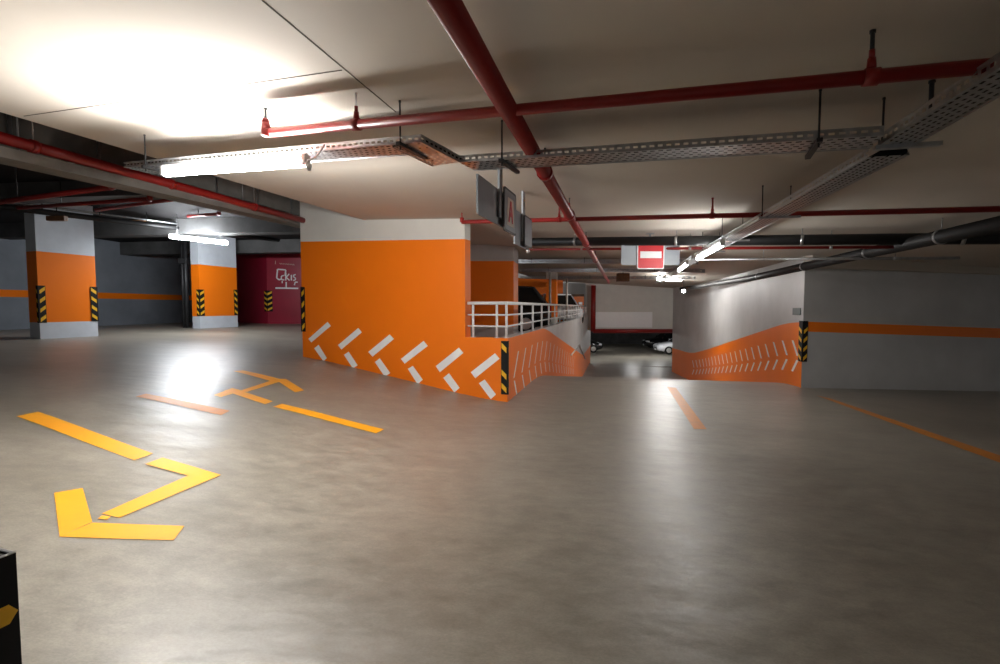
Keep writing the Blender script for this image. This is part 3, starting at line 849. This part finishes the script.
lamp('bright tube light under the cable tray left of the orange wall', A, B, .026, 'tube', hangers=False)
def curl():
    q = B; d = (B-A).normalized()
    m = MB(); pts = []
    for k in range(9):
        t = k/8; pts.append(q+d*(.03+.16*t)+Vector((0, 0, .02-.03*math.sin(t*math.pi)+.10*t)))
    m.tube(pts, .006, 6)
    m.tube([q+d*.03, q+d*.045+Vector((0, 0, -.02)), q+d*.05+Vector((0, 0, -.055))], [.025, .022, .01], 8)
    tag(m.build('lamp_cable', 'lampbody'), 'short white cable curling from the tube light up to the tray', 'cable')
curl()
a, b = at(170, 236.5, 12.2), at(227, 243, 12.9)
lamp('cool tube light hanging above the second orange pillar', a, b, .045, 'tubecool', ztop=LZ)
a = ceil_pt(722, 244.5, .42); b = ceil_pt(698, 258.5, .42)
lamp('tube light under the passage tray right of the no entry sign', a, b, .03, 'tubefar', hangers=False)
a = ceil_pt(687, 264, .42); b = ceil_pt(679, 270.5, .42)
lamp('distant tube light farther along the passage tray', a, b, .03, 'tubefar', hangers=False)
a, b = at(606, 279, 21.0), at(690, 279, 21.4)
a, b = at(660, 279.8, 18.4), at(681, 280.6, 18.4)
lamp('far crosswise tube light near the ceiling, left of the round lamp on the ramp wall', a, b, .03, 'tubepassage', ztop=ceil_z(6, 18.4))
# round spot lamps far along the passage
def bulkhead(label, p, R, arm):
    r = thing('bulkhead_light', label, 'light', p, 'round lamps in the passage')
    m = MB(); rings = []
    for k in range(7):
        an = math.pi*k/6
        rad = max(.004, R*math.sin(an)); zz = -R*math.cos(an)
        rings.append([p+Vector((rad*math.cos(t*math.pi/8), rad*math.sin(t*math.pi/8), zz)) for t in range(16)])
    m.loft(rings); m.build('globe', 'globe', r)
    m = MB(); m.tube([p+Vector((0, 0, R*.8)), p+Vector((0, 0, R*1.5))], R*.7, 14); m.build('lamp_base', 'dark', r)
    rod(p+Vector((0, 0, R*1.4)), r, .012)
bulkhead('round glowing lamp below the no entry sign, before the far wall', at(659.5, 279, 17.5), .085, 0)
bulkhead('round glowing lamp at the top of the right ramp wall', at(683.7, 291, 19.5), .07, 0)
for i, (x, y) in enumerate(((6.0, 32), (9.5, 33.0), (11.4, 33.6), (6.5, 40))):  # unseen tubes behind the far wall, added to light the lower level
    z = DZB+.02
    lamp(('unseen tube added to light the lower level, near left', 'unseen tube added to light the lower level, near right', 'unseen tube added to light the lower level, far right', 'unseen tube added to light the lower level, far left')[i],
         (x, y, z), (x, y+1.5, z), .03, 'tubeadded', hangers=True, ztop=DZB+.15)
# =================================================================== SIGNS
def rrect(cx, cz, w, h, r, n=5):
    pts = []
    for (sx, sz, a0) in ((1, -1, -90), (1, 1, 0), (-1, 1, 90), (-1, -1, 180)):
        for k in range(n+1):
            an = math.radians(a0+90*k/n)
            pts.append((cx+sx*(w/2-r)+r*math.cos(an), cz+sz*(h/2-r)+r*math.sin(an)))
    return pts
def slab_from(m, pts2, O, ex, ez, n, d0, d1, mi=0):
    """extrude a 2D outline (along ex, ez) from depth d0 to d1 along n"""
    f = [O+ex*x+ez*z+n*d1 for x, z in pts2]; b = [O+ex*x+ez*z+n*d0 for x, z in pts2]
    m.face(f, mi); m.face(b[::-1], mi)
    N = len(pts2)
    for k in range(N): m.face([b[k], b[(k+1) % N], f[(k+1) % N], f[k]], mi)
def no_entry():
    Y = 8.2; O = at(650.5, 255.5, Y); ex = Vector((1, -.0, 0)).normalized(); ez = Vector((0, 0, 1)); n = Vector((0, -1, 0))
    u = Y/480
    r = thing('no_entry_sign', 'red no entry sign on a grey board hanging over the passage', 'sign', O)
    m = MB(); slab_from(m, rrect(0, .3*u, 58*u, 19.5*u, .012), O, ex, ez, n, -.02, 0); m.build('backing_board', 'signlight', r)
    m = MB(); slab_from(m, rrect(0, 0, 27*u, 27*u, .035), O, ex, ez, n, .004, .016); m.build('sign_border', 'signwhite', r)
    m = MB(); slab_from(m, rrect(0, 0, 25*u, 25*u, .028), O, ex, ez, n, .016, .018); m.build('sign_face', 'signred', r)
    m = MB(); slab_from(m, rrect(-.0, .6*u, 21*u, 6.6*u, .004), O, ex, ez, n, .018, .020); m.build('white_bar', 'signwhite', r)
    m = MB(); q = O+ez*(9*u)-n*.03; m.bar(q-ez*.15, Vector((q.x, q.y, ceil_z(q.x, q.y))), .035, .02, up=(0, 1, 0)); m.build('hanger_post', 'signlight', r)
    m = MB(); m.box(Vector((q.x, q.y, ceil_z(q.x, q.y)-.004)), (.06, 0, 0), (0, .06, 0), (0, 0, .004)); m.build('ceiling_plate', 'signlight', r)
no_entry()
def side_sign(label, px0, pyt, pyb, Y, px1, post_px, sq, letter):
    """board seen almost edge-on, running away along the passage"""
    O = at(px0, (pyt+pyb)/2, Y); zt, zb = at(px0, pyt, Y).z, at(px0, pyb, Y).z
    ex = unit(.30, .954); ez = Vector((0, 0, 1)); n = Vector((ex.y, -ex.x, 0))
    k = None
    d = ray(px1, 300)
    # length so that the board's far end is seen at px1
    k = (d.x*O.y-O.x)/(ex.x-d.x*ex.y)
    r = thing('direction_sign', label, 'sign', O, 'hanging signs seen edge on')
    h = zt-zb
    m = MB(); slab_from(m, [(0, -h/2), (k, -h/2), (k, h/2), (0, h/2)], O, ex, ez, n, -.016, 0); m.build('backing_board', 'signgrey', r)
    c = k*.74; w = sq
    m = MB(); slab_from(m, rrect(c, 0, w, w, .03), O, ex, ez, n, .03, .042); m.build('sign_border', 'dark', r)
    m = MB(); slab_from(m, rrect(c, 0, w*.9, w*.9, .02), O, ex, ez, n, .042, .044); m.build('sign_face', 'signgrey', r)
    if letter:
        m = MB(); slab_from(m, [(c-w*.30, -w*.34), (c+w*.30, -w*.34), (c+w*.22, w*.30), (c-w*.22, w*.30)], O, ex, ez, n, .044, .046); m.build('pictogram_panel', 'beige', r)
        m = MB()
        for q in ([(-.20, -.26), (-.10, -.26), (.03, .24), (-.05, .24)], [(.20, -.26), (.10, -.26), (-.03, .24), (.05, .24)][::-1], [(-.12, -.12), (.12, -.12), (.10, -.02), (-.10, -.02)]):
            slab_from(m, [(c+x*w, z*w) for x, z in q], O, ex, ez, n, .046, .049)
        m.build('red_letter', 'signred', r)
    q = O+ex*(k*.52)+n*.012
    m = MB(); zc = ceil_z(q.x, q.y)
    m.box(Vector((q.x, q.y, (zc+zb+h*.2)/2)), ex*.045, n*.010, ez*((zc-zb-h*.2)/2)); m.build('hanger_post', 'signgrey' if letter else 'signlight', r)
    m = MB(); e = O+ex*(k*.97); m.tube([e+ez*(-h*.6), e+ez*(-h*.45)], .02, 8); m.build('end_clip', 'steel', r)
side_sign('near hanging sign board with a red letter, seen edge on below the tray', 478, 173.5, 214, 3.95, 514, 503, .41, True)
side_sign('smaller grey hanging sign board just behind the red lettered one', 515, 209, 244, 5.4, 528, 519, .36, False)

# plaque on the ramp wall
q = rr(.38, at(795, 311.5, 10.3).z)
nrm = -NRM
m = MB(); ex = -DIR; slab_from(m, rrect(0, 0, .46, .15, .01), q, ex, Vector((0, 0, 1)), nrm, .0, .012)
tag(m.build('wall_plaque', 'plaque'), 'small dark plaque on the grey ramp wall beside the chevron guard', 'plaque')

# exit lettering on the maroon wall
def lettering():
    n = Vector(((LE-LC).y, -(LE-LC).x, 0)).normalized()
    if n.y > 0: n = -n
    def P(x, y): return plane_pt(258+x/9.48, 245+y/9.48, LC, n)
    O = P(270, 410)
    r = thing('exit_lettering', 'white exit lettering with a line under it on the maroon wall', 'wall lettering', O)
    def stroke(m, pts, w=.055):
        q = [P(*p)+n*.008 for p in pts]
        for a, b in zip(q[:-1], q[1:]): m.bar(a, b, w, .010, up=n)
    m = MB(); stroke(m, [(258, 292), (264, 236), (186, 230), (178, 312), (200, 330), (222, 322)]); m.build('letter', 'signwhite', r)
    m = MB(); stroke(m, [(246, 288), (222, 296), (222, 326), (250, 332)], .045); stroke(m, [(230, 338), (230, 362)], .04); m.build('letter', 'signwhite', r)
    m = MB(); stroke(m, [(264, 262), (264, 336)], .05); stroke(m, [(296, 274), (268, 306), (300, 336)], .045); m.build('letter', 'signwhite', r)
    m = MB(); stroke(m, [(317, 284), (317, 336)], .05); m.build('letter', 'signwhite', r)
    m = MB(); stroke(m, [(358, 280), (338, 286), (338, 304), (356, 312), (354, 332), (334, 336)], .045); stroke(m, [(376, 352), (352, 352), (346, 382)], .045); m.build('letter', 'signwhite', r)
    m = MB(); stroke(m, [(268, 350), (268, 402)], .05); stroke(m, [(166, 408), (382, 411)], .06); m.build('underline', 'signwhite', r)
    m = MB(); stroke(m, [(166, 150), (166, 182)], .02); 
    for k in range(9): stroke(m, [(205+16*k, 172+1.2*k), (217+16*k, 182+1.2*k)], .02)
    m.build('small_text', 'beige', r)
lettering()

# ================================================= SERVICES OVER THE LEFT BAYS
def left_services():
    def linear(name, label, cat, a, b, shape, group):
        r = thing(name, label, cat, (a+b)/2, group); return r
    up = Vector((0, 0, 1))
    # pale duct along the slab edge
    a, b = at(-60, 147, 4.2), at(302, 227, 9.6)
    d = (b-a).normalized(); a = a-d*1.0; b = b+d*1.5
    r = thing('cable_duct', 'pale flat duct running along the slab edge over the left bays', 'duct', (a+b)/2)
    m = MB(); m.bar(a+up*.05, b+up*.05, .30, .10); m.build('duct_body', 'beam', r)
    for k in (.2, .4, .6, .8): rod(lerp(a, b, k)+up*.1, r, .008, 'galv', ztop=LZ)
    # broad grey duct closer to the dark ceiling
    a, b = at(-20, 121, 5.0), at(302, 213, 9.9); d = (b-a).normalized(); a = a-d*1.2; b = b+d*1.5
    r = thing('air_duct', 'broad dull grey duct just beyond the edge of the beige ceiling', 'duct', (a+b)/2)
    m = MB(); m.bar(a, b, .5, .26); m.build('duct_body', 'beam', r)
    for k in range(9):
        m = MB(); q = lerp(a, b, (k+.5)/9); m.box(q, d*.02, d.cross(up).normalized()*.262, d.cross(up).normalized().cross(d)*.142)
        m.build('duct_flange', 'galv', r)
    for k in (.2, .45, .7): rod(lerp(a, b, k)+up*.12, r, .008, 'galv', ztop=LZ)
    # red pipe beside it
    a, b = at(-20, 132, 4.4), at(302, 220, 9.2)
    d = (b-a).normalized(); a = a-d*1.0; b = b+d*2
    r = thing('sprinkler_pipe', 'red pipe along the slab edge above the pale duct', 'pipe', (a+b)/2, 'red ceiling pipes')
    m = MB(); m.tube([a, b], .055, 14); m.build('pipe_run', 'pipe', r)
    for k in (.18, .38, .58, .8):
        q = lerp(a, b, k); m = MB(); m.tube([q-d*.03, q+d*.03], .066, 12); m.build('pipe_clamp', 'pipe', r); rod(q+up*.05, r, .006, 'galv', ztop=LZ)
    # cross pipes with upright sprinklers
    specs = [((-30, 206, 7.2), (113, 187, 6.6), 'first thin red cross pipe over the left bays, nearest the slab edge'),
             ((18, 208, 9.3), (150, 199, 8.4), 'second thin red cross pipe over the large left pillar'),
             ((96, 210, 10.2), (172, 199.5, 9.2), 'third thin red cross pipe right of the large left pillar'),
             ((188, 216, 12.0), (219, 214, 11.5), 'short pale red cross pipe above the cool tube light'),
             ((232, 224, 13.4), (262, 221.5, 12.8), 'short red cross pipe right of the cool tube light'),
             ((258, 232, 15), (302, 229, 14), 'farthest red cross pipe above the maroon wall')]
    for p0, p1, lab in specs:
        a, b = at(*p0), at(*p1); d = (b-a).normalized()
        r = thing('sprinkler_pipe', lab, 'pipe', (a+b)/2, 'red ceiling pipes')
        m = MB(); m.tube([a, b], .036, 12); m.build('pipe_run', 'pipe', r)
        m = MB(); m.tube([b-d*.03, b, b+up*.06], .045, 10); m.tube([b+up*.05, b+up*.30], .012, 8); m.build('sprinkler_head', 'pipe', r)
        rod(lerp(a, b, .35), r, .007, 'dark', ztop=LZ)
    # concrete beams under the dark ceiling
    for i, (y, zb, lab) in enumerate(((9.6, 2.05, 0), (13.4, 1.95, 0), (17.4, 1.9, 0))):
        m = MB(); m.box((-10.5, y, CAMZ+(zb+2.36)/2), (7.5, -.9, 0), (.03, .22, 0), (0, 0, (2.36-zb)/2))
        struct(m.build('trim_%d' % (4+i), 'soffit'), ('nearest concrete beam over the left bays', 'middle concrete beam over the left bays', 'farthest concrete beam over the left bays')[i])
    # dark pipe passing the top of the big pillar, with its brackets
    a, b = at(-30, 203, 8.8), at(300, 243, 18.0)
    r = thing('drain_pipe', 'black pipe running past the top of the large left pillar', 'pipe', (a+b)/2, 'dark pipes under the slab')
    m = MB(); m.tube([a, b], .06, 14); m.build('pipe_run', 'blackpipe', r)
    a2, b2 = a+up*.12+Vector((.0, .1, 0)), b+up*.12
    m = MB(); m.tube([a2, b2], .022, 10); m.build('pipe_branch', 'galv', r)
    for k in (.12, .24, .36, .5, .64, .78):
        rod(lerp(a, b, k)+up*.06, r, .012, 'dark', ztop=LZ)
    # small rusty junction boxes
    for (px, py, Y, lab) in ((57, 218.5, 10.15, 'small rusty box hung at the top of the large left pillar'), (138, 222, 13, 'small rusty box hung between the two left pillars')):
        c = at(px, py, Y)
        r = thing('junction_box', lab, 'junction box', c)
        m = MB(); m.box(c, (.19, 0, 0), (0, .05, 0), (0, 0, .05)); m.build('box_body', 'brown', r, bevel=.006)
        rod(c+up*.05, r, .01, 'dark', ztop=LZ)
    # long grey tray farther back
    a, b = at(60, 222, 13.0), at(300, 241, 19.0)
    d = (b-a).normalized(); s = Vector((-d.y, d.x, 0))
    r = thing('cable_tray', 'grey tray farther back over the left bays', 'cable tray', (a+b)/2, 'galvanised cable trays')
    tray('', '', a, b, .3, .08, side=s, pitch=.2).build('tray_section', 'galv', r)
    for k in (.1, .3, .5, .7, .9): rod(lerp(a, b, k), r, .008, 'dark', ztop=LZ)
    # riser left of the second pillar
    c = at(187.5, 325, 15.6); f = base_z(tt(c.x, c.y))
    r = thing('riser_pipe', 'dark red riser pipe standing left of the second pillar', 'pipe', (c.x, c.y, f))
    m = MB(); m.tube([(c.x, c.y, f-.01), (c.x, c.y, LZ)], .06, 12); m.build('pipe_run', 'dark', r)
    m = MB(); m.tube([(c.x-.14, c.y+.05, f-.01), (c.x-.14, c.y+.05, LZ)], .04, 10); m.build('pipe_branch', 'dark', r)
    m = MB(); m.box((c.x-.05, c.y, at(187, 261, 15.6).z), (.14, 0, 0), (0, .09, 0), (0, 0, .09)); m.build('valve', 'dark', r, bevel=.02)
left_services()
def centre_box():
    c = at(623, 277.5, 16.5)
    r = thing('junction_box', 'rusty brown box hung at the ceiling left below the no entry sign', 'junction box', c)
    m = MB(); m.box(c, (.2, 0, 0), (0, .12, 0), (0, 0, .14)); m.build('box_body', 'brown', r, bevel=.01)
    rod(c+Vector((0, 0, .14)), r, .015)
centre_box()

# ================================================================ FLOOR MARKS
def strip_mark(m, q, n=8, off=.004):
    """quad a-b-c-d in plan, long sides a-d... draped over the floor"""
    a, b, c, d = [floor_pt(*p) for p in q]
    def s(u, v):
        p = lerp(lerp(a, b, u), lerp(d, c, u), v); return Vector((p.x, p.y, base_z(tt(p.x, p.y))+off - (drop(p.y) if -1.9 < tt(p.x, p.y) < 4.2 else 0)))
    k = 3
    for i in range(n):
        for j in range(k):
            m.face([s(j/k, i/n), s((j+1)/k, i/n), s((j+1)/k, (i+1)/n), s(j/k, (i+1)/n)])
def marking(name, label, quads, m_='lane', cat='floor marking'):
    m = MB()
    for i, q in enumerate(quads): strip_mark(m, q, off=.004+.0004*i)
    tag(m.build(name, m_), label, cat)
marking('floor_arrow', 'large yellow arrow in the left foreground pointing to the lower left', [
    [(54.2,493.3),(82.7,488.5),(92.2,522.4),(59.7,537.3)], [(59.7,537.3),(92.2,523.2),(184.4,526.4),(173.5,540.8)],
    [(101.7,514.2),(119.3,518.3),(221,475.4),(202,470)], [(145,464.6),(162.7,458),(221,475.4),(202,480)], [(97.5,519.5),(107,520.3),(111,517.2),(102,516.3)]])
marking('floor_line', 'broad orange line painted left of the large foreground arrow', [[(16.3,416.6),(38,412),(153.2,453.8),(134.2,460.5)]])
marking('floor_arrow', 'smaller orange arrow pointing away in front of the orange wall', [
    [(233,371.3),(243,370.6),(284,380.2),(276,383)], [(274,379),(286,379.2),(304.2,390.6),(295,392.6)],
    [(238,391.6),(247,392.2),(281,381.6),(272,380.6)], [(224,391),(233,388.4),(273,401.6),(265,404.6)], [(214,395.5),(221,397.5),(243,391),(232,388.4)]])
marking('floor_line', 'yellow line on the floor parallel to the foot of the orange wall', [[(273,407),(282,404),(384,429.6),(376,433.6)]])
marking('floor_line', 'faded orange line under the white glare between the two arrows', [[(135.6,396.8),(146,394),(230,411),(221,415.5)]], 'lane2')
marking('floor_line', 'short orange line on the floor before the ramp entrance', [[(667,387),(676,388),(706.6,429.4),(694,429.4)]], 'lane2')
marking('floor_line', 'thin orange line at right running from the grey wall to the frame edge', [[(816,395.5),(830,398.5),(1060,476),(1060,485)]], 'lane2')

# ==================================================================== CARS
def car(label, loc, yaw, paint, L=4.3, W=1.78, H=1.48):
    """front is +x"""
    r = thing('car', label, 'car', loc); rot = Matrix.Rotation(yaw, 3, 'Z'); O = V3(loc)
    def T(x, y, z): return O + rot @ Vector((x, y, z))
    h = L/2
    # lower body: sections along x  (x, bottom, top, half width)
    st = [(-h, .38, .80, .62), (-h+.08, .26, .93, .80), (-h+.5, .20, .97, .87), (-.6, .18, .95, .89), (.5, .18, .95, .89), (h-1.0, .18, .90, .88), (h-.45, .20, .80, .83), (h-.12, .26, .68, .72), (h, .36, .56, .56)]
    m = MB(); rings = []
    for x, zb, zt, w in st:
        w = w*W/1.78; rg = []
        for (yy, zz) in ((-.80, 0), (-1, .22), (-1, .62), (-.93, .9), (-.78, 1), (.78, 1), (.93, .9), (1, .62), (1, .22), (.80, 0)):
            rg.append(T(x, yy*w, zb+(zt-zb)*zz))
        rings.append(rg[::-1])
    m.loft(rings); m.build('body', paint, r)
    # greenhouse
    gh = [(-h+.10, .90, .94, .70, .68), (-h+.55, .90, H-.06, .74, .56), (-.5, .92, H, .78, .60), (.25, .92, H-.03, .78, .60), (.95, .90, .96, .76, .70), (1.05, .88, .90, .74, .70)]
    m = MB(); rings = []
    for x, zb, zt, wb, wt in gh:
        rings.append([T(x, -wb, zb), T(x, -wt, zt), T(x, wt, zt), T(x, wb, zb)])
    m.loft(rings, smooth=False); m.build('windows', 'glass', r)
    m = MB(); rings = []
    for x, z, w in ((-h+.50, H-.07, .53), (-h+.6, H-.035, .58), (-.5, H+.015, .62), (.2, H-.005, .61), (.34, H-.055, .58)):
        rings.append([T(x, -w, z-.03), T(x, -w*.96, z+.012), T(x, w*.96, z+.012), T(x, w, z-.03)])
    m.loft(rings); m.build('roof', paint, r)
    for s in (-1, 1):
        for a, b in (((.95, .76, .93), (.22, .61, H-.03)), ((-.35, .80, .93), (-.35, .62, H)), ((-h+.16, .73, .93), (-h+.55, .58, H-.05))):
            m = MB(); m.bar(T(a[0], s*a[1], a[2]), T(b[0], s*b[1], b[2]), .07, .05); m.build('window_pillar', paint, r)
        m = MB(); m.box(T(.78, s*.97, 1.0), rot @ Vector((.06, 0, 0)), rot @ Vector((0, .10, 0)), Vector((0, 0, .07))); m.build('mirror', paint, r, bevel=.02)
        m = MB(); m.box(T(h-.22, s*.60, .66), rot @ Vector((.13, -.05*s, 0)), rot @ Vector((0, .15, 0)), Vector((0, 0, .065))); m.build('headlight', 'lens', r, bevel=.02)
        m = MB(); m.box(T(-h+.06, s*.68, .78), rot @ Vector((.06, 0, 0)), rot @ Vector((0, .11, 0)), Vector((0, 0, .10))); m.build('tail_light', 'redlens', r, bevel=.02)
        for x in (-h+.78, h-.80):
            m = MB()
            c = T(x, s*.78, .31); ax = rot @ Vector((0, 1, 0))
            m.tube([c-ax*.10, c-ax*.09, c+ax*.10, c+ax*.11], [.28, .31, .31, .28], 22); w_ = m.build('wheel', 'tyre', r)
            m = MB(); m.tube([c+ax*s*.095, c+ax*s*.122], [.20, .17], 16); m.build('hubcap', 'steel', w_)
    m = MB(); m.box(T(h-.03, 0, .45), rot @ Vector((.03, 0, 0)), rot @ Vector((0, .42, 0)), Vector((0, 0, .08))); m.build('grille', 'tyre', r, bevel=.01)
    m = MB(); m.box(T(h+.004, 0, .34), rot @ Vector((.008, 0, 0)), rot @ Vector((0, .25, 0)), Vector((0, 0, .055))); m.build('number_plate', 'signwhite', r)
    return r
x = at(524, 300, 15.0).x
car('dark hatchback parked behind the railing, right of the shaded orange pillar', (at(551, 300, 15.4).x-2.15, 15.6, UZ), math.radians(176), 'carblack')
car('white car parked on the deck behind the dark one', (at(561, 300, 23.5).x, 24.9, UZ), math.radians(-82), 'carwhite', H=1.5)
car('silver car parked on the lower level beside the right ramp wall', (at(656.5, 345, 37).x+2.1, 37.0, LOW), math.radians(176), 'carsilver', H=1.5)
car('black car parked behind the silver one on the lower level', (at(645, 345, 41).x+2.2, 41.5, LOW), math.radians(176), 'carblack')
car('black car on the lower level at the left of the opening', (at(588, 345, 37.5).x-.9, 38.5, LOW), math.radians(0), 'carblack')

# small things on the deck and along the ramp wall
def handrail():
    a0 = 10.2
    f = base_z(-1.77)
    pts = [rl(a, z, -.03) for a, z in ((10.4, at(565, 357, 17).z), (14.4, at(574.5, 346.5, 21).z), (18.5, at(583, 361, 24.5).z))]
    m = MB(); m.tube(pts, .03, 8)
    tag(m.build('ramp_handrail', 'steel'), 'thin bent metal handrail on the ramp side wall', 'handrail')
handrail()
def deck_posts():
    for px, y0, y1, Y, lab in ((567, 278, 299, 21.0, 'white post on the deck before the light back wall'), (550.2, 272, 296, 18.5, 'thin white post just right of the dark car')):
        b_, t_ = at(px, y1, Y), at(px, y0, Y)
        m = MB(); m.tube([(t_.x, Y, UZ), (t_.x, Y, t_.z)], .045, 10)
        tag(m.build('deck_post', 'white'), lab, 'post')
    x0, x1, Y = at(574, 300, 27.0).x, at(583.5, 300, 27.0).x, 27.0
    r = thing('deck_barrier', 'orange barrier with a brown top at the far end of the railing', 'barrier', ((x0+x1)/2, Y, UZ))
    zt = at(580, 296.5, Y).z
    m = MB(); m.box(((x0+x1)/2, Y, (UZ+zt)/2), ((x1-x0)/2, 0, 0), (0, .15, 0), (0, 0, (zt-UZ)/2)); m.build('barrier_body', 'orange', r)
    m = MB(); m.box(((x0+x1)/2-.1, Y, zt+.06), ((x1-x0)/2+.1, 0, 0), (0, .2, 0), (0, 0, .06)); m.build('barrier_top', 'brown', r)
deck_posts()

# ================================================================== WORLD
w = bpy.data.worlds.new('world'); SC.world = w; w.use_nodes = True
w.node_tree.nodes['Background'].inputs[0].default_value = (1.0, .97, .93, 1)
w.node_tree.nodes['Background'].inputs[1].default_value = .042
vs = SC.view_settings
vs.view_transform = 'Standard'; vs.look = 'None'; vs.gamma = 1; vs.use_curve_mapping = False
vs.exposure = 2.05
SC.cycles.use_denoising = True
SC.cycles.max_bounces = 8
SC.cycles.diffuse_bounces = 5
